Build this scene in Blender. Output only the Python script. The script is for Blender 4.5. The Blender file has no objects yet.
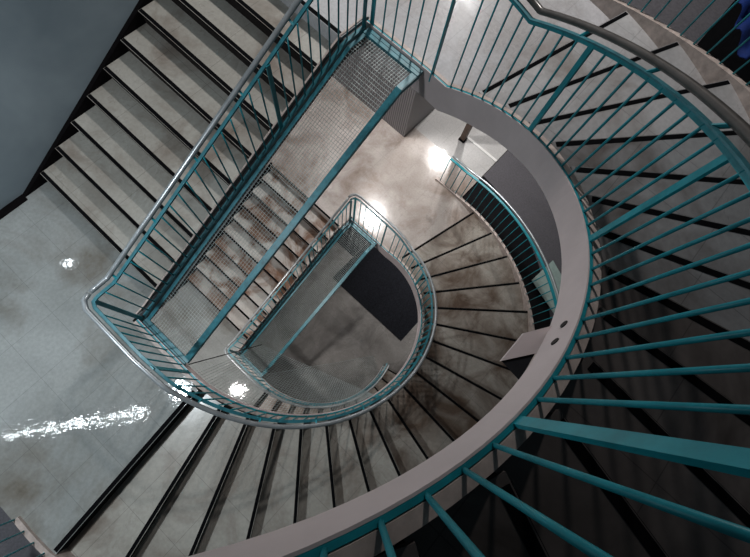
import bpy, bmesh, math, random
from mathutils import Vector, Euler
random.seed(7)
scene = bpy.context.scene
COL = scene.collection
R2 = math.radians

# ------------------------------------------------------------------ plan dimensions (metres)
H1 = 1.65                      # rise of a straight flight (10 risers)
RC = 0.16812                   # riser of a curved flight (19 risers)
H = H1 + 19 * RC               # storey height of the spiral
TH0, DTH = 13.25, 8.971        # first curved riser and angular going, degrees
SU0, SG = 0.4257, 0.3335       # first straight riser and going
CU, CV = 1.9, 0.92             # centre of the round end of the well
RW = 1.853                      # radius of the well
RT, RO = 1.94, 3.90           # treads run from RT to RO
U0, U1 = 0.04, 3.76            # straight side of the well
WALLV = -2.17

def W(u, v, z): return Vector((u, -v, z))
def pol(r, t): return (CU + r * math.cos(R2(t)), CV + r * math.sin(R2(t)))
def pitch_c(t): return RC * ((t - TH0) / DTH + 1)                 # above the top landing of a curved flight
def pitch_s(u): return (H1 / 10) * ((u - SU0) / SG + 1)           # above the left landing of a straight flight
def clamp(x, a, b): return max(a, min(b, x))

# ------------------------------------------------------------------ materials
def nodes_of(name):
    m = bpy.data.materials.new(name); m.use_nodes = True
    nt = m.node_tree; b = nt.nodes['Principled BSDF']
    return m, nt, b
def N(nt, typ, **kw):
    n = nt.nodes.new(typ)
    for k, v in kw.items():
        if k in n.inputs: n.inputs[k].default_value = v
        else: setattr(n, k, v)
    return n
def ramp(nt, fac, stops):
    r = nt.nodes.new('ShaderNodeValToRGB')
    e = r.color_ramp.elements
    while len(e) < len(stops): e.new(0.5)
    for el, (p, c) in zip(e, stops):
        el.position = p; el.color = (*c, 1)
    nt.links.new(fac, r.inputs['Fac']); return r.outputs['Color']
def mix(nt, fac, a, b, mode='MIX'):
    n = nt.nodes.new('ShaderNodeMix'); n.data_type = 'RGBA'; n.blend_type = mode
    for s, v in ((n.inputs['Factor'], fac), (n.inputs['A'], a), (n.inputs['B'], b)):
        if hasattr(v, 'links'): nt.links.new(v, s)
        elif isinstance(v, (int, float)): s.default_value = v
        else: s.default_value = (*v, 1)
    return n.outputs['Result']
def noise(nt, pos, scale, detail=4, rough=.55, dist=0):
    n = N(nt, 'ShaderNodeTexNoise', Scale=scale, Detail=detail, Roughness=rough, Distortion=dist)
    nt.links.new(pos, n.inputs['Vector']); return n.outputs['Fac']
def mapping(nt, pos, scale=(1, 1, 1), rot=(0, 0, 0), loc=(0, 0, 0)):
    n = nt.nodes.new('ShaderNodeMapping')
    n.inputs['Scale'].default_value = scale; n.inputs['Rotation'].default_value = rot; n.inputs['Location'].default_value = loc
    nt.links.new(pos, n.inputs['Vector']); return n.outputs['Vector']
def bump(nt, b, h, strength, distance=.01):
    n = N(nt, 'ShaderNodeBump', Strength=strength, Distance=distance)
    nt.links.new(h, n.inputs['Height']); nt.links.new(n.outputs['Normal'], b.inputs['Normal'])
def pos_of(nt): return nt.nodes.new('ShaderNodeNewGeometry').outputs['Position']

def paint(name, c, rough=.45, metal=0, var=.25, scale=9, spec=.5):
    m, nt, b = nodes_of(name); p = pos_of(nt)
    f = noise(nt, p, scale, 5, .6)
    lo = tuple(x * (1 - var) for x in c); hi = tuple(min(1, x * (1 + var)) for x in c)
    nt.links.new(ramp(nt, f, [(.3, lo), (.7, hi)]), b.inputs['Base Color'])
    b.inputs['Roughness'].default_value = rough; b.inputs['Metallic'].default_value = metal
    b.inputs['Specular IOR Level'].default_value = spec
    return m

def stone(name, base, dark, stain, rough=.22, joint=0.6, jloc=(0, 0, 0), stain_lo=.48, stain_hi=.72, bmp=.05, jdark=.55, wave=.9, rvar=.3):
    m, nt, b = nodes_of(name); p = pos_of(nt)
    a = noise(nt, p, 1.1, 3, .5, .4)
    fine = noise(nt, p, 26, 4, .6)
    c = ramp(nt, a, [(.3, dark), (.62, base)])
    s = noise(nt, mapping(nt, p, loc=(3.1, 7.7, 1.3)), wave, 5, .62, .6)
    sm = ramp(nt, s, [(stain_lo, (0, 0, 0)), (stain_hi, (1, 1, 1))])
    c = mix(nt, sm, c, stain)
    c = mix(nt, .35, c, ramp(nt, fine, [(.3, (.55, .55, .55)), (.7, (1, 1, 1))]), 'MULTIPLY')
    br = N(nt, 'ShaderNodeTexBrick', offset=0.0, squash=1.0)
    br.inputs['Scale'].default_value = 1; br.inputs['Mortar Size'].default_value = .0025
    br.inputs['Brick Width'].default_value = joint; br.inputs['Row Height'].default_value = joint
    br.inputs['Mortar Smooth'].default_value = .2
    br.inputs['Color1'].default_value = br.inputs['Color2'].default_value = (1, 1, 1, 1)
    br.inputs['Mortar'].default_value = (jdark, jdark, jdark, 1)
    nt.links.new(mapping(nt, p, loc=jloc), br.inputs['Vector'])
    c = mix(nt, 1.0, c, br.outputs['Color'], 'MULTIPLY')
    nt.links.new(c, b.inputs['Base Color'])
    rr = ramp(nt, s, [(.35, (rough,) * 3), (.8, (rough + rvar,) * 3)])
    nt.links.new(rr, b.inputs['Roughness'])
    bump(nt, b, noise(nt, p, 7, 3, .6), bmp, .02)
    return m

M = {}
M['teal'] = paint('teal enamel', (.014, .275, .325), .42, var=.2)
M['teal_light'] = paint('teal enamel worn', (.042, .185, .222), .4, var=.3, scale=14)
M['tube'] = paint('handrail tube lit', (.36, .38, .39), .3, .35, var=.15)  # handrail where light falls on it, brightness put into the colour
M['tube_shaded'] = paint('handrail tube shaded', (.12, .108, .10), .33, .2, var=.2)  # the same handrail in shade, darkness put into the colour
M['fascia'] = paint('mauve grey stringer paint', (.62, .53, .52), .55, var=.06, scale=3)
M['kerb'] = paint('beige kerb stone', (.46, .385, .35), .5, var=.25, scale=12)
M['strip'] = paint('black rubber nosing', (.005, .005, .006), .85, var=.3, spec=.06)
M['riser'] = paint('dark brown riser', (.017, .013, .0125), .7, var=.35, scale=18, spec=.15)
M['skirt'] = paint('black skirting', (.004, .003, .0035), .8, var=.3, spec=.1)
M['dark_steel'] = paint('dark steel stringer', (.03, .03, .033), .5, var=.3)
M['wire'] = paint('galvanised wire', (.34, .38, .37), .5, .2, var=.2)
M['tread'] = stone('polished terrazzo tread', (.44, .405, .36), (.30, .265, .23), (.13, .09, .065), .24, .62, (.1, .2, 0), .40, .64, .05, .62, 1.5)
M['tread_cool'] = stone('polished terrazzo tread cool', (.44, .42, .38), (.33, .305, .27), (.18, .135, .105), .22, .62, (.1, .2, 0), .50, .75, .05, .62, 1.2)
M['tread_shaded'] = stone('shaded terrazzo tread', (.20, .175, .165), (.12, .10, .093), (.045, .034, .029), .3, .62, (.3, .2, 0), .44, .7, .05, .6, 1.2)  # shade of the near steps put into the tread colour
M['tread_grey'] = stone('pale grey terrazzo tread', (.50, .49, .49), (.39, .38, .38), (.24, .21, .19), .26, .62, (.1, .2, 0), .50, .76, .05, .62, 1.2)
M['tread_mid'] = stone('half shaded grey terrazzo tread', (.37, .37, .375), (.26, .26, .265), (.14, .12, .11), .26, .62, (.3, .2, 0), .46, .72, .05, .62, 1.3)  # half-shaded tone for the steps between lit and dark ends
M['tread_brown'] = stone('brown stained terrazzo tread', (.56, .55, .52), (.40, .36, .33), (.20, .115, .075), .3, .62, (.1, .3, 0), .44, .60, .05, .62, 1.9)
M['land_left'] = stone('polished landing terrazzo', (.375, .385, .375), (.27, .28, .27), (.15, .125, .095), .04, .51, (.04, -.22, 0), .46, .74, .12, .74, .7, rvar=.05)
M['land_right'] = stone('polished warm terrazzo', (.56, .515, .485), (.40, .355, .325), (.22, .16, .125), .13, .62, (.2, .1, 0), .46, .74, .08, .8, 1.2, rvar=.15)
M['land_top'] = stone('polished pale terrazzo', (.52, .51, .52), (.42, .41, .41), (.26, .22, .20), .13, .62, (.2, .1, 0), .50, .80, .08, .8, .9)
M['hall'] = stone('white hall tile', (.62, .61, .60), (.52, .51, .50), (.38, .36, .34), .04, .62, (.0, .2, 0), .55, .85, .07, .75, .9, rvar=.08)
M['ground'] = stone('grey ground floor', (.30, .285, .27), (.18, .17, .16), (.10, .09, .085), .22, .9, (.3, .3, 0), .45, .72, .08, .6, 1.1)
M['carpet'] = paint('dark grey carpet', (.125, .12, .13), .9, var=.18, scale=40, spec=.1)
M['mat'] = paint('black entrance mat', (.012, .013, .017), .9, var=.5, scale=30, spec=.15)
M['white_line'] = paint('white threshold', (.72, .71, .69), .4, var=.05)
M['wood'] = paint('brown timber post', (.12, .075, .055), .45, var=.3, scale=20)
M['pale'] = paint('pale green mat', (.34, .43, .40), .8, var=.15)
M['void'] = paint('near black shade', (.012, .012, .014), .9, var=.2, spec=.1)
M['blue'] = paint('blue cloth', (.006, .035, .20), .8, var=.45, scale=3)
M['bolt'] = paint('dark bolt hole', (.02, .018, .018), .6)
# plastered wall with a cloudy grey blue tone
m, nt, b = nodes_of('grey blue plaster'); p = pos_of(nt)
c = ramp(nt, noise(nt, p, .8, 4, .55, .3), [(.3, (.20, .245, .275)), (.7, (.33, .38, .41))])
nt.links.new(c, b.inputs['Base Color']); b.inputs['Roughness'].default_value = .75
bump(nt, b, noise(nt, p, 60, 3, .6), .12, .004); M['plaster'] = m
# ribbed cladding
m, nt, b = nodes_of('ribbed cladding'); p = pos_of(nt)
wv = N(nt, 'ShaderNodeTexWave', Scale=6.0, Distortion=0.0, bands_direction='Y')
nt.links.new(p, wv.inputs['Vector'])
nt.links.new(ramp(nt, wv.outputs['Fac'], [(.15, (.20, .19, .20)), (.5, (.38, .365, .375))]), b.inputs['Base Color'])
b.inputs['Roughness'].default_value = .6; bump(nt, b, wv.outputs['Fac'], .4, .02); M['rib'] = m

# ------------------------------------------------------------------ mesh helpers
class MB:
    def __init__(self): self.v = []; self.f = []
    def prism(self, poly, z0, z1):
        """poly = (u,v) list; z0/z1 numbers or per-vertex lists"""
        n = len(poly); b = len(self.v)
        zz0 = z0 if isinstance(z0, list) else [z0] * n
        zz1 = z1 if isinstance(z1, list) else [z1] * n
        self.v += [W(p[0], p[1], z) for p, z in zip(poly, zz0)] + [W(p[0], p[1], z) for p, z in zip(poly, zz1)]
        self.f.append(tuple(range(b, b + n))); self.f.append(tuple(range(b + n, b + 2 * n)))
        for i in range(n):
            j = (i + 1) % n
            self.f.append((b + i, b + j, b + n + j, b + n + i))
        return self
    def box(self, u0, u1, v0, v1, z0, z1):
        return self.prism([(u0, v0), (u1, v0), (u1, v1), (u0, v1)], z0, z1)
    def strip(self, rings, closed=True, caps=True):
        """skin a list of equal rings of (u,v,z)"""
        b = len(self.v); n = len(rings[0])
        for r in rings: self.v += [W(*q) for q in r]
        for i in range(len(rings) - 1):
            for j in range(n if closed else n - 1):
                k = (j + 1) % n
                self.f.append((b + i * n + j, b + i * n + k, b + (i + 1) * n + k, b + (i + 1) * n + j))
        if caps and closed:
            self.f.append(tuple(range(b, b + n))); e = b + (len(rings) - 1) * n
            self.f.append(tuple(range(e, e + n)))
        return self
    def sweep(self, path, prof):
        rings = []
        for i, p in enumerate(path):
            a = path[max(0, i - 1)]; c = path[min(len(path) - 1, i + 1)]
            def unit(x, y):
                l = math.hypot(x, y) or 1; return x / l, y / l
            t1 = unit(p[0] - a[0], p[1] - a[1]) if i else None
            t2 = unit(c[0] - p[0], c[1] - p[1]) if i < len(path) - 1 else None
            t1 = t1 or t2; t2 = t2 or t1
            n1 = (t1[1], -t1[0]); n2 = (t2[1], -t2[0])
            nx, ny = unit(n1[0] + n2[0], n1[1] + n2[1]); cs = max(.35, nx * n1[0] + ny * n1[1])
            rings.append([(p[0] + nx * o / cs, p[1] + ny * o / cs, p[2] + z) for o, z in prof])
        return self.strip(rings)
    def rod(self, a, b_, r, n=8):
        a, b_ = Vector(a), Vector(b_); d = (b_ - a).normalized()
        x = d.orthogonal().normalized(); y = d.cross(x)
        rings = [[tuple(q + x * (r * math.cos(2 * math.pi * k / n)) + y * (r * math.sin(2 * math.pi * k / n))) for k in range(n)] for q in (a, b_)]
        return self.strip(rings)
    def build(self, name, mat, parent=None, smooth=False, bevel=0):
        me = bpy.data.meshes.new(name)
        off = parent['_o'] if parent is not None and '_o' in parent else None
        o3 = Vector(off) if off is not None else Vector((0, 0, 0))
        me.from_pydata([tuple(x - o3) for x in self.v], [], self.f)
        bm = bmesh.new(); bm.from_mesh(me); bmesh.ops.recalc_face_normals(bm, faces=bm.faces)
        bm.to_mesh(me); bm.free()
        if smooth:
            for pl in me.polygons: pl.use_smooth = len(pl.vertices) == 4
        me.materials.append(mat)
        o = bpy.data.objects.new(name, me); COL.objects.link(o)
        if parent is not None:
            o.parent = parent
            if off is not None: o['_o'] = off
        if bevel:
            bv = o.modifiers.new('bevel', 'BEVEL'); bv.width = bevel; bv.segments = 2; bv.limit_method = 'ANGLE'
        return o

def thing(name, label, cat, loc, group=None):
    o = bpy.data.objects.new(name, None); COL.objects.link(o)
    w = W(*loc); o.location = w; o['_o'] = tuple(w); o['label'] = label; o['category'] = cat
    if group: o['group'] = group
    return o
def tag(o, label, cat, group=None):
    o['label'] = label; o['category'] = cat
    if group: o['group'] = group
    return o
def struct(o): o['kind'] = 'structure'; return o
def rect(n0, n1, z0, z1): return [(n0, z0), (n1, z0), (n1, z1), (n0, z1)]
def circ(n, z, r, k=12): return [(n + r * math.cos(2 * math.pi * i / k), z + r * math.sin(2 * math.pi * i / k)) for i in range(k)]
def arc(r, a, b, n): return [pol(r, a + (b - a) * i / n) for i in range(n + 1)]

# ------------------------------------------------------------------ flights
def straight_flight(base, label, tmat, group):
    t = thing('stair_flight', label, 'stairs', (SU0, -1.1, base), group)
    rz = H1 / 10; v0, v1 = -2.12, -0.06
    for i in range(1, 11):
        u = SU0 + (i - 1) * SG; z = base + i * rz
        if i < 10:
            tr = MB().box(u, u + SG + .02, v0, v1, z - .02, z).build('tread', tmat, t)
            MB().box(u + .006, u + .046, v0 + .01, v1 - .005, z, z + .003).box(u - .003, u, v0 + .01, v1 - .005, z - .02, z - .003).build('nosing', M['strip'], tr)
        MB().box(u + .02, u + .045, v0, v1, z - rz, z - .02 if i < 10 else z - .06).build('riser', M['riser'], t)
    us = [U0 + (U1 - U0) * k / 24 for k in range(25)]
    ps = [(u, 0, base + clamp(pitch_s(u), 0, H1)) for u in us]
    MB().sweep(ps, rect(.040, .060, -.28, .012)).build('kerb', M['kerb'], t)
    MB().sweep(ps, rect(.0, .038, -.28, -.03)).build('stringer', M['dark_steel'], t)
    # soffit slab under the steps, dark wall string against the plaster
    MB().prism([(SU0 + .05, v0), (SU0 + SG * 9 + .05, v0), (SU0 + SG * 9 + .05, v1), (SU0 + .05, v1)],
               [base - .22, base + H1 - .38, base + H1 - .38, base - .22], [base - .10, base + H1 - .26, base + H1 - .26, base - .10]).build('soffit', M['fascia'], t)
    a, c = SU0 - .25, SU0 + SG * 9.2
    ps = [(SU0 - SG * 1.0, WALLV, base + .005), (c, WALLV, base + H1 + rz * .2)]
    MB().sweep(ps, rect(-.055, -.002, -.30, -.0)).build('wall_string', M['skirt'], t)
    return t

def curved_flight(base, label, tmat, group, j0=1, j1=19, bolts=()):
    t = thing('stair_flight', label, 'stairs', (*pol(2.9, TH0 + DTH * (j0 - 1)), base + (j0 - 1) * RC), group)
    for j in range(j0, j1 + 1):
        a = TH0 + DTH * (j - 1); z = base + j * RC
        if j < 19:
            e = a + DTH + .45
            po = arc(RT, a, e, 4) + arc(RO, e, a, 4)
            tm = tmat(j) if callable(tmat) else tmat
            tr = MB().prism(po, z - .02, z).build('tread', tm, t)
            def off(r, d): # a point on the tread, d metres behind its front edge
                x, y = pol(r, a); return (x - d * math.sin(R2(a)), y + d * math.cos(R2(a)))
            MB().prism([off(RT + .03, .006), off(RO - .012, .006), off(RO - .012, .044), off(RT + .03, .044)], z, z + .003).prism([off(RT + .03, -.003), off(RO - .012, -.003), off(RO - .012, .0), off(RT + .03, .0)], z - .02, z - .003).build('nosing', M['strip'], tr)
        x0, y0 = pol(RT, a); x1, y1 = pol(RO, a); s, cc = -math.sin(R2(a)), math.cos(R2(a))
        q = [(x0 + s * .02, y0 + cc * .02), (x1 + s * .02, y1 + cc * .02), (x1 + s * .045, y1 + cc * .045), (x0 + s * .045, y0 + cc * .045)]
        MB().prism(q, z - RC, z - .02 if j < 19 else z - .06).build('riser', M['riser'], t)
    ta = TH0 + DTH * (j0 - 1) - (9 if j0 == 1 else 0); tb = TH0 + DTH * (j1 - 1)
    full = j0 == 1
    ts = [ta + (tb + (3.3 if j1 == 19 else 0) - ta) * k / 72 for k in range(73)]
    zf = lambda q: base + clamp(pitch_c(q), 0, 19 * RC)
    if full:
        pre = [(U1, 0, base), (U1, .4, base), (U1, .80, base)]
    else: pre = []
    post = [(U0, .80, base + 19 * RC), (U0, 0, base + 19 * RC)] if j1 == 19 else []
    ps = pre + [(*pol(RW, q), zf(q)) for q in ts] + post
    # the painted fascia gets shallower as it climbs
    def depth(u, v):
        q = math.degrees(math.atan2(v - CV, u - CU)); q = q + 360 if q < -100 else q
        K = [(-90, .30), (0, .34), (20, .34), (45, .285), (80, .25), (105, .215), (128, .185), (200, .185)]
        for (a0, d0), (a1, d1) in zip(K, K[1:]):
            if a0 <= q <= a1: return d0 + (d1 - d0) * (q - a0) / (a1 - a0)
        return .2
    fmb = MB(); rings = []
    for k, p_ in enumerate(ps):
        a_ = ps[max(0, k - 1)]; c_ = ps[min(len(ps) - 1, k + 1)]
        tx, ty = c_[0] - a_[0], c_[1] - a_[1]; l = math.hypot(tx, ty) or 1
        nx, ny = ty / l, -tx / l; d = depth(p_[0], p_[1])
        rings.append([(p_[0] + nx * o, p_[1] + ny * o, p_[2] + zz_) for o, zz_ in ((-.004, -d), (.004, -d), (.004, 0), (-.004, 0))])
    fa = fmb.strip(rings).build('fascia', M['fascia'], t)
    for tb_, dz in bolts:
        x, y = pol(RW - .005, tb_); n = Vector((math.cos(R2(tb_)), -math.sin(R2(tb_)), 0)); c0 = W(x, y, zf(tb_) + dz)
        mb = MB(); a3 = c0 - n * .004; b3 = c0 + n * .02
        mb.rod((a3.x, -a3.y, a3.z), (b3.x, -b3.y, b3.z), .020, 12); mb.build('bolt_hole', M['bolt'], fa)
    MB().sweep(ps, rect(.025, .066, -.26, .004)).build('kerb', M['kerb'], t)
    po = ([(*pol(RO, q), base) for q in (-3.5, -1, 2)] if full else []) + [(*pol(RO, q), base + min(pitch_c(q), 19 * RC)) for q in ts if q >= 4.3 or not full] + ([(*pol(RO, q), base + 19 * RC) for q in (180, 182.6)] if j1 == 19 else [])
    MB().sweep(po, rect(.0, .055, -.30, .035)).build('outer_kerb', M['kerb'], t)
    rings = []
    for q in ts:
        if q < TH0 + DTH * (j0 - 1) - 1 or q > tb: continue
        z = base + pitch_c(q) - RC
        rings.append([(*pol(RT - .02, q), z - .16), (*pol(RO, q), z - .16), (*pol(RO, q), z - .06), (*pol(RT - .02, q), z - .06)])
    MB().strip(rings).build('soffit', M['fascia'], t)
    return t

# ------------------------------------------------------------------ railings
RAILP = rect(-.016, .016, -.010, .0)
BASEP = rect(.005, .021, -.03, .001)
def baluster(mb_name, u, v, z0, z1, parent, mat, post=False, tang=(1, 0), r=.0078):
    if post:
        tx, ty = tang; nx, ny = ty, -tx; a, b_ = .021, .007
        po = [(u + tx * a + nx * b_, v + ty * a + ny * b_), (u - tx * a + nx * b_, v - ty * a + ny * b_), (u - tx * a - nx * b_, v - ty * a - ny * b_), (u + tx * a - nx * b_, v + ty * a - ny * b_)]
        return MB().prism(po, z0 - .10, z1).build('post', mat, parent)
    return MB().rod((u, v, z0 - .01), (u, v, z1), r, 8).build('baluster', mat, parent, smooth=True)

def offset_pt(path, i, o):
    a = path[max(0, i - 1)]; c = path[min(len(path) - 1, i + 1)]
    tx, ty = c[0] - a[0], c[1] - a[1]; l = math.hypot(tx, ty) or 1
    return (path[i][0] + ty / l * o, path[i][1] - tx / l * o, path[i][2]), (tx / l, ty / l)

def finish_rail(t, rail, hand_mat, hoff=.052):
    top = MB().sweep(rail, RAILP).build('top_rail', M['teal_light'], t)
    MB().sweep(rail, rect(-.004, .004, -.038, -.010)).build('rail_web', M['teal'], t)
    hr = MB().sweep(rail, circ(hoff, .042, .024, 12)).build('handrail', hand_mat, t, smooth=True)
    return top, hr
def bracket(t, p, q):
    mb = MB(); mb.rod((p[0], p[1], p[2] - .008), (q[0], q[1], q[2] + .004), .011, 6); mb.build('bracket', M['teal'], t)

def straight_railing(base, label, group, hand):
    t = thing('stair_railing', label, 'railing', (U0, 0, base), group)
    rz = lambda u: base + clamp(pitch_s(u) + .83, .93, H1 + 1.0)
    us = [U0 + .07 + k * (U1 - U0 - .14) / 60 for k in range(61)]
    uk = [SU0 + SG * ((.10 / (H1 / 10)) - 1)]
    us = sorted(us + uk)
    rail = [(u, .0, rz(u)) for u in us]
    top, hr = finish_rail(t, rail, hand)
    zb = lambda u: base + clamp(pitch_s(u), 0, H1)
    MB().sweep([(u, 0, zb(u)) for u in us], rect(-.042, -.002, -.05, -.01)).build('base_rail', M['teal_light'], t)
    posts = [.07, 1.28, 2.50, 3.70]
    for k in range(3):
        for q in range(10):
            u = posts[k] + (posts[k + 1] - posts[k]) * q / 10
            baluster('', u, .018, zb(u)-.01, rz(u) - .01, t, M['teal'], post=(q == 0 and k != 1), tang=(1, 0))
    baluster('', posts[3], .018, zb(posts[3])-.01, rz(posts[3]) - .01, t, M['teal'], post=True)
    for k in range(6):
        u = .35 + k * .62
        bracket(hr, (u, .0, rz(u)), (u, -.052, rz(u) + .02))
    return t

POSTS = [-2 + 36.7 * k for k in range(6)]
def curved_railing(base, label, group, hand, t_from=None, loc=None):
    """t_from None: starts at the straight flight's corner post; else the railing starts at that angle"""
    rzf = lambda q: base + max(pitch_c(q) + .83, 1.10)
    def rz_end(q): return base + 19 * RC + .83 + .08 * clamp((q - 172) / 10, 0, 1) if q > 172 else rzf(q)
    full = t_from is None
    ta = 4.0 if full else t_from
    ts = sorted([ta + (178 - ta) * k / 84 for k in range(85)] + ([19.2] if full else []))
    t = thing('stair_railing', label, 'railing', loc or (U1, 0, base), group)
    pre = [(U1 - .07, .0, base + .99), (U1 - .03, .01, base + 1.02), (U1, .05, base + 1.06), (U1 + .012, .16, base + 1.10), (U1 + .012, .80, base + 1.10)] if full else []
    mid = [(*pol(RW + .014, q), rz_end(q) if q > 172 else rzf(q)) for q in ts]
    zt = base + 19 * RC
    post = [(U0 - .012, .72, zt + .92), (U0 - .005, .07, zt + .93), (U0 + .02, .015, zt + .93), (U0 + .07, .0, zt + .93)]
    rail = pre + mid + post
    finish = finish_rail(t, rail, hand)
    hr = finish[1]
    zb = lambda q: base + clamp(pitch_c(q), 0, 19 * RC)
    bl = ([(U1, 0, base), (U1, .80, base)] if full else []) + [(*pol(RW, q), zb(q)) for q in ts] + [(U0, .72, zt), (U0, 0, zt)]
    MB().sweep(bl, BASEP).build('base_rail', M['teal'], t)
    if full:
        for k, v in enumerate((.06, .20, .33, .46, .59, .72)):
            baluster('', U1 + .014, v, base, base + (1.06 if k == 0 else 1.09), t, M['teal'], post=(k == 0), tang=(0, 1))
    for k in range(5):
        for q in range(10):
            a = POSTS[k] + 36.7 * q / 10
            if a < ta - .5 and not (full and q == 0 and k == 0): continue
            if a > 179: continue
            u, v = pol(RW + .016, a)
            if k == 0 and q == 0: u, v = U1 + .012, .86
            baluster('', u, v, zb(a), (rz_end(a) if a > 172 else rzf(max(a, 4))) - .01, t, M['teal'], post=(q == 0), tang=(1, 0) if k == 0 else (-math.sin(R2(a)), math.cos(R2(a))))
    for k, v in enumerate((.86, .74, .62, .50, .38, .26, .14)):
        baluster('', U0 - .014, v, zt, zt + .91, t, M['teal'], post=(k == 0), tang=(0, 1))
    for k in range(9 if full else 5):
        a = 31 + k * 17 if full else ta + 12 + 18 * k
        z = rzf(a); p = pol(RW + .014, a); q = pol(RW + .066, a)
        bracket(hr, (*p, z), (*q, z + .02))
    return t

def outer_railing(base, label, group, ta, tb, step, hand):
    t = thing('stair_railing', label, 'railing', (*pol(RO + .03, ta), base + max(0, pitch_c(ta))), group)
    zf = lambda q: base + clamp(pitch_c(q), 0, 19 * RC)
    ts = [ta + (tb - ta) * k / 80 for k in range(81)]
    rail = [(*pol(RO + .035, q), zf(q) + .93) for q in ts]
    MB().sweep(rail, rect(-.022, .022, -.02, .0)).build('top_rail', M['teal'], t)
    MB().sweep([(*pol(RO + .035, q), zf(q) + .95) for q in ts], circ(.06, .0, .022, 10)).build('handrail', hand, t, smooth=True)
    n = int(round((tb - ta) / step))
    for k in range(n + 1):
        a = ta + (tb - ta) * k / n
        baluster('', *pol(RO + .035, a), zf(a) + .03, zf(a) + .92, t, M['teal'], post=False, tang=(-math.sin(R2(a)), math.cos(R2(a))), r=.0085)
    return t

# ------------------------------------------------------------------ safety nets
def wire_mesh(mb, poly, plane, pitch, r, ang=0):
    """grid of square wires clipped to a plan polygon and laid on the plane z(u,v)"""
    ca, sa = math.cos(ang), math.sin(ang)
    for fam in range(2):
        d = (ca, sa) if fam == 0 else (-sa, ca); n = (-d[1], d[0])
        s = [p[0] * n[0] + p[1] * n[1] for p in poly]
        k = math.floor(min(s) / pitch) + 1
        while k * pitch < max(s):
            c = k * pitch; hits = []
            for i in range(len(poly)):
                a, b_ = poly[i], poly[(i + 1) % len(poly)]; sa_, sb_ = s[i], s[(i + 1) % len(poly)]
                if (sa_ - c) * (sb_ - c) < 0:
                    f = (c - sa_) / (sb_ - sa_); q = (a[0] + f * (b_[0] - a[0]), a[1] + f * (b_[1] - a[1]))
                    hits.append((q[0] * d[0] + q[1] * d[1], q))
            hits.sort()
            for x, y in zip(hits[::2], hits[1::2]):
                p, q = x[1], y[1]
                dz = .002 * (1 if fam else -1)
                mb.rod((p[0], p[1], plane(*p) + dz), (q[0], q[1], plane(*q) + dz), r, 4)
            k += 1

def net_panel(base, label, group):
    a, b_ = .075, 3.70; k0, k1 = SU0 - SG, SU0 + 9 * SG
    t = thing('safety_net', label, 'safety net', (a, .35, base - .1), group)
    zz = lambda u: base - .035 + clamp(pitch_s(u), 0, H1)
    path = lambda v: [(u, v, zz(u)) for u in (a, k0 + .02, (k0 + k1) / 2, k1, b_)]
    MB().sweep(path(.077), rect(-.021, .021, -.006, .0)).build('long_bar', M['teal_light'], t)
    lb = MB().sweep(path(.735), rect(-.035, .035, -.006, .0)); lb.sweep(path(.769), rect(-.004, .004, -.05, .0))
    lb.build('long_bar', M['teal_light'], t)
    for u0 in (a, b_ - .04, a - .046, b_ + .006):
        MB().box(u0, u0 + .04, .05, .77, zz(u0) - .03, zz(u0) + .008).build('cross_bar', M['teal_light'], t)
    mb = MB(); pit, r = .0325, .0027
    n = int(.62 / pit)
    for q in range(n + 1): 
        v = .095 + q * .61 / n
        P = [(u, v, zz(u) - .012) for u in (a + .03, k0 + .02, k1, b_ - .03)]
        for p, q2 in zip(P, P[1:]): mb.rod(p, q2, r, 4)
    n = int((b_ - a) / pit / 1.1)
    for q in range(1, n):
        u = a + .03 + q * (b_ - a - .06) / n; mb.rod((u, .09, zz(u) - .008), (u, .71, zz(u) - .008), r, 4)
    mb.build('wire_mesh', M['wire'], t)
    return t

def net_skirt(base, label):
    """net slung from the edge of the well down towards the next railing"""
    t = thing('safety_net', label, 'safety net', (U0 + .02, .9, base - .1))
    te = 108; n, m = 62, 26
    A = [(*pol(RW - .012, q), base + clamp(pitch_c(q) - 19 * RC, -9, 0) - .16) for q in [181.5 - (181.5 - te) * k / n for k in range(n + 1)]]
    A[0] = (U0 + .03, .78, base - .08)
    Mq = MPT; E = A[-1]
    B = [tuple(Mq[c] + (E[c] - Mq[c]) * k / n for c in range(3)) for k in range(n + 1)]
    def P(k, f):
        x = [A[k][c] + (B[k][c] - A[k][c]) * f for c in range(3)]
        return (x[0], x[1], x[2])
    mb = MB()
    for k in range(1, n): mb.rod(P(k, 0), P(k, 1), .0023, 4)
    for q in range(m):
        f = (q + .5) / m
        for k in range(0, n, 4): mb.rod(P(k, f), P(min(n, k + 4), f), .0023, 4)
    mb.build('wire_mesh', M['wire'], t)
    mb = MB(); mb.rod(A[0], B[0], .006, 6); mb.build('edge_cable', M['dark_steel'], t)
    return t

def net_sector(base, label, group, te, mid=None):
    """flat net across the round end of the well; base = the landing at its upper corner"""
    t = thing('safety_net', label, 'safety net', (U0 + .02, .9, base - .1), group)
    low = base + pitch_c(te) - 19 * RC - .20
    E = pol(RW - .02, te); A = (U0 + .03, .72); zA = base - .12
    ts = [te + (178 - te) * k / 30 for k in range(31)]
    poly = [A] + ([mid] if mid else []) + [pol(RW - .02, q) for q in ts]
    # plane through A, E and the middle of the arc
    tm = (te + 178) / 2; Q = pol(RW - .02, tm); zQ = base + pitch_c(tm) - 19 * RC - .20
    p0 = Vector((*A, zA)); n = (Vector((*E, low)) - p0).cross(Vector((*Q, zQ)) - p0)
    pl = lambda u, v: zA - (n.x * (u - A[0]) + n.y * (v - A[1])) / n.z
    mb = MB(); wire_mesh(mb, poly, pl, .038, .0024, R2(45 - 41))
    mb.build('wire_mesh', M['wire'], t)
    ed = [A] + ([mid] if mid else []) + [E]
    mb = MB()
    for p, q in zip(ed, ed[1:]): mb.rod((p[0], p[1], pl(*p)), (q[0], q[1], pl(*q)), .004, 6)
    mb.build('edge_cable', M['wire'], t)
    return t

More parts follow.
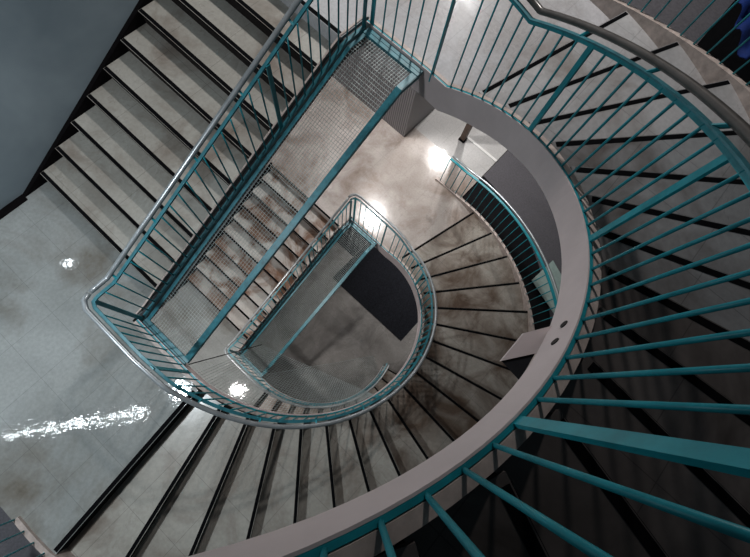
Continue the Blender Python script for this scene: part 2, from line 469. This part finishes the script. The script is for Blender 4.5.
# ================================================================== THE SETTING
def left_landing(z, nm='floor'):
    i0, o0 = pol(RT, TH0 + DTH * 18), pol(RO, TH0 + DTH * 18)
    po = [(-2.07, WALLV), (SU0 + .02, WALLV), (SU0 + .02, -.03), (U0 - .05, -.03), (U0 - .05, .92), i0, o0, (-2.07, 1.0)]
    o = struct(MB().prism(po, z - .26, z).build(nm, M['land_left']))
    # black strip along the head of the curved flight
    return o
def right_landing(z, mat, hallmat, umax=10.6, nm='floor', vtile=True):
    i0, o0 = pol(RT, TH0), pol(RO, TH0); s = .02
    us = SU0 + 9 * SG
    po = [(us, WALLV), (6.47, WALLV), (6.47, 1.4), (5.9, 1.4), o0, i0, (U1 + .05, .92), (U1 + .05, -.03), (us, -.03)]
    a = struct(MB().prism(po, z - .26, z).build(nm, mat))
    b_ = struct(MB().box(6.47, umax, WALLV - 2.5, 1.4, z - .26, z).build(nm, hallmat))
    return a, b_
left_landing(0); left_landing(-H)
right_landing(H1, M['land_top'], M['land_top']); right_landing(H1 - H, M['land_right'], M['hall'])
# black strips on the landing edges belong to the landings
def edge_strip(p, q, z, d=(0, 0)):
    pass
GZ = H1 + 7 * RC - 2 * H
struct(MB().box(-7, 12, -7, 10, GZ - .2, GZ).build('floor', M['ground']))
# outer wall beside the straight flights, walls beyond
struct(MB().box(-5.0, 6.1, WALLV - .2, WALLV, -.6, 6.1).box(-5.0, 3.3, WALLV - .2, WALLV, GZ, -.6).build('wall_left', M['plaster']))
struct(MB().box(3.3, 6.1, -4.2, WALLV, H1 - H - .26, H1 - H).build('floor', M['land_right']))
struct(MB().box(6.1, 7.45, -4.2, -.54, H1 - H, H1 - .26).build('wall_back', M['rib']))
# carpeted floors outside the round flights
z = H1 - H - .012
struct(MB().prism([pol(RO + .06, q) for q in range(6, 92, 4)] + [pol(RO + .95, q) for q in range(90, 4, -4)], z - .20, z - .03).build('shade_band', M['void']))  # black band painting in the flight's shade beside the carpet
cp = [pol(RO + .90, q) for q in range(6, 92, 4)]
struct(MB().prism([(10.6, 1.4), (10.6, 8.5), (1.9, 8.5)] + cp[::-1], z - .2, z).build('floor', M['carpet']))
z = H1 - .012
cp = [pol(RO + .06, q) for q in (6, 10, 14, 18, 22, 25)]
struct(MB().prism([(10.6, 1.4), (10.6, 2.58)] + cp[::-1] + [(6.0, 1.4)], z - .2, z).build('floor', M['carpet']))
struct(MB().prism([pol(RO + .07, q) for q in range(24, 42, 3)] + [pol(4.78, q) for q in range(39, 21, -3)], H1 - .25, H1 - .05).build('trim_3', M['carpet']))
struct(MB().box(11.5, 11.7, -5, 9, H1 - H, 6.1).build('wall_right', M['void']))  # near-black wall added to stand for the darkness beyond
struct(MB().box(-5.0, -2.22, -2.2, 6, -.45, -.25).build('floor', M['carpet']))
struct(MB().box(7.15, 7.21, .53, 1.4, H1 - H, H1 - H + .012).build('trim_2', M['white_line']))
for zz in (0, -H):
    struct(MB().box(-2.07, SU0 - .33, WALLV + .001, WALLV + .10, zz, zz + .012).build('baseboard_left', M['skirt']))
# ceilings that carry the lamps
struct(MB().box(-5.0, .0, -2.16, -.04, H - .28, H - .02).build('ceiling', M['plaster']))
struct(MB().box(4.6, 12, -5.0, 2.6, H1 + H - .26, H1 + H).build('ceiling', M['plaster']))

# landing edge strips
def strip_thing(poly, z, label, lip=None):
    mb = MB().prism(poly, z, z + .003)
    if lip: mb.prism(lip, z - .15, z - .004)
    o = mb.build('nosing_strip', M['strip'])
    tag(o, label, 'nosing strip')
def radial_strip(j, d0=.006, d1=.050):
    a = TH0 + DTH * (j - 1); s, c = -math.sin(R2(a)), math.cos(R2(a)); out = []
    for r, d in ((RT + .03, d0), (RO - .02, d0), (RO - .02, d1), (RT + .03, d1)):
        x, y = pol(r, a); out.append((x + s * d, y + c * d))
    return out
u9 = SU0 + 9 * SG
strip_thing([(u9 + .006, -2.1), (u9 + .048, -2.1), (u9 + .048, -.07), (u9 + .006, -.07)], H1, 'black nosing strip on the edge of the top landing above the upper straight stairs')
strip_thing([(u9 + .006, -2.1), (u9 + .048, -2.1), (u9 + .048, -.07), (u9 + .006, -.07)], H1 - H, 'black nosing strip on the edge of the bright lower landing above the netted straight stairs')
strip_thing(radial_strip(19), 0, 'black nosing strip on the edge of the left landing where the curved stairs go down', radial_strip(19, -.004, -.001))
strip_thing(radial_strip(19), -H, 'black nosing strip on the edge of the landing seen through the net at left', radial_strip(19, -.004, -.001))

# ================================================================== STAIRS
def near_mat(j): return M['tread_grey'] if j <= 3 else M['tread_mid'] if j <= 7 else M['tread_shaded']  # light falling off along the flight is painted into the treads
def mid_mat(j): return M['tread'] if j <= 11 else M['tread_cool']
straight_flight(0, 'upper straight flight of pale steps with black nosings beside the grey blue wall', M['tread_cool'], None)
straight_flight(-H, 'lower straight flight of brown-stained steps seen partly through the wire net panel', M['tread_brown'], None)
curved_flight(H1, 'near curved flight of shaded steps behind the wide grey fascia at right', near_mat, None, bolts=((94.2, -.11), (90.6, -.10)))
curved_flight(H1 - H, 'middle curved flight of fanning pale steps between the left landing and the lower landing', mid_mat, None)
curved_flight(H1 - 2 * H, 'lowest curved flight with a few dark steps starting on the ground floor', M['tread'], None, j0=8)

straight_railing(0, 'teal baluster railing with lit pale grey handrail on the upper straight flight', None, M['tube'])
straight_railing(-H, 'small teal railing on the lower straight flight, in the middle of the well', None, M['tube'])
curved_railing(H1, 'large teal railing with shaded bronze handrail on the near curved flight at right', None, M['tube_shaded'])
curved_railing(H1 - H, 'teal railing with lit beige grey handrail around the middle curved flight', None, M['tube'])
curved_railing(H1 - 2 * H, 'short teal railing of the lowest curved flight, ending above the ground floor', None, M['tube'], t_from=75.5, loc=(*pol(RW, 75.5), GZ))
outer_railing(H1, 'teal outer railing along the beige kerb in the top right corner', None, 6, 60, 2.25, M['tube'])
outer_railing(H1 - H, 'teal outer railing curving down the far side of the middle curved flight', None, -2, 182.6, 2.2, M['tube'])

# ================================================================== NETS
net_panel(0, 'upper teal framed wire net panel sloping beside the upper straight flight', None)
net_panel(-H, 'lower teal framed wire net panel deep in the middle of the well', None)
MPT = (.735, .99, -1.2)
net_skirt(0, 'pale wire net slung below the edge of the left landing')
net_sector(-H, 'fine wire net strung across the well just above the ground floor', None, 64)

# ================================================================== SINGLE THINGS
# support plate under the near fascia
t = thing('support_bracket', 'grey bracket plate jutting into the well from under the near fascia', 'bracket', (*pol(RW, 93), 3.05))
MB().prism([(1.603, 2.686), (1.777, 2.689), (1.892, 2.764), (1.99, 2.90), (1.80, 2.93), (1.745, 2.788)], 3.03, 3.05).build('plate', M['fascia'], t)
MB().prism([(1.612, 2.690), (1.745, 2.788), (1.57, 2.775)], [3.026, 3.026, 3.12], [3.03, 3.03, 3.13]).build('gusset', M['void'], t)
# timber post on the lower hall floor
t = thing('timber_post', 'brown timber post standing on the white hall tiles of the lower landing', 'post', (7.05, .47, H1 - H))
MB().box(6.99, 7.11, .41, .53, H1 - H + .05, H1 - .27).build('shaft', M['wood'], t)
MB().box(6.975, 7.125, .395, .545, H1 - H, H1 - H + .05).build('shoe', M['strip'], t)
# entrance mats on the ground floor
o = MB().box(3.24, 5.4, -.115, 2.64, GZ, GZ + .015).build('floor_mat', M['mat'], bevel=.004)
tag(o, 'large black entrance mat on the grey ground floor', 'mat')
o = MB().box(4.15, 5.4, -1.6, -.13, GZ, GZ + .013).build('floor_mat', M['mat'], bevel=.004)
tag(o, 'dark mat seen through the lower net panel beside the large black mat', 'mat')
o = MB().prism([(5.45, 3.72), (6.15, 3.80), (5.75, 4.75), (5.15, 4.65)], H1 - H - .011, H1 - H + .004).build('floor_mat', M['pale'])
tag(o, 'pale green mat on dark carpet, half hidden behind the near fascia', 'mat')
# blue cloth beyond the top right railing
mb = MB(); rings = []
for i in range(15):
    f = i / 14
    rr = []
    for k in range(9):
        g = k / 8
        u = 7.12 - .32 * f + 1.0 * g; v = 2.62 + .52 * f + .34 * g + .02 * math.sin(9 * f + 5 * g)
        rr.append((u, v, 1.62 - .25 * f + .05 * math.sin(7 * f * 2 + 6 * g)))
    rings.append(rr)
mb.strip(rings, closed=False)
o = mb.build('draped_cloth', M['blue'], smooth=True)
md = o.modifiers.new('thick', 'SOLIDIFY'); md.thickness = .012
tag(o, 'deep blue draped cloth beyond the outer railing at the right edge', 'cloth')

# ================================================================== LIGHT
def area(name, loc, size, power, col, target=None, size_y=None, spread=180):
    l = bpy.data.lights.new(name, 'AREA'); l.energy = power; l.color = col; l.shape = 'RECTANGLE'; l.size = size; l.size_y = size_y or size
    l.spread = R2(spread)
    o = bpy.data.objects.new(name, l); COL.objects.link(o); o.location = W(*loc)
    if target is not None:
        d = W(*target) - W(*loc); o.rotation_euler = d.to_track_quat('-Z', 'Y').to_euler()
    return o
COOL = (.87, .95, 1.0); NEUT = (1.0, .97, .95); WARM = (1, .93, .87)
def tube(name, a, b_, power, col):
    ctr = [(x + y) / 2 for x, y in zip(a, b_)]; L = math.dist(a, b_)
    o = area(name, ctr, L, power, col, size_y=.03)
    o.rotation_euler = (0, 0, math.atan2(-(b_[1] - a[1]), b_[0] - a[0])); return o
tube('lamp_left_tube', (-4.17, -2.1, 4.5), (-2.03, -.43, 4.5), 32, COOL)
area('lamp_left_landing', (-1.25, -.2, 4.5), .22, 140, COOL)
area('lamp_top_landing', (6.0, -.8, 6.1), .35, 240, NEUT)
area('lamp_top_hall', (9.8, -1.9, 6.1), .3, 45, NEUT)
area('lamp_lower_landing', (5.85, -.8, 1.36), .25, 190, NEUT)
area('lamp_lower_hall', (9.38, -.64, 1.36), .2, 210, NEUT)
area('lamp_lower_left', (-1.2, -.16, -.29), .25, 160, NEUT)
area('fill_ground', (6.6, 1.6, -3.6), .6, 190, NEUT)  # added fill light to brighten the ground floor, no fixture there
area('wall_lamp', (-.42, -2.17, 1.54), .12, 3, COOL, target=(-.2, 0, .6))
w = bpy.data.worlds.new('World'); scene.world = w; w.use_nodes = True
w.node_tree.nodes['Background'].inputs['Color'].default_value = (.55, .72, .85, 1)
w.node_tree.nodes['Background'].inputs['Strength'].default_value = .045

# ================================================================== CAMERA
cd = bpy.data.cameras.new('camera'); cam = bpy.data.objects.new('camera', cd); COL.objects.link(cam)
cam.location = (1.02273, -2.23543, 4.83109)
cam.rotation_euler = Euler((0.268625, -0.088774, -0.829521), 'XYZ')
cd.sensor_fit = 'HORIZONTAL'; cd.sensor_width = 36; cd.lens = 403.916 * 36 / 750; cd.clip_start = .02
scene.camera = cam
scene.view_settings.view_transform = 'Standard'; scene.view_settings.look = 'None'
scene.view_settings.exposure = 0; scene.view_settings.gamma = .9
for o in bpy.data.objects:
    if '_o' in o: del o['_o']
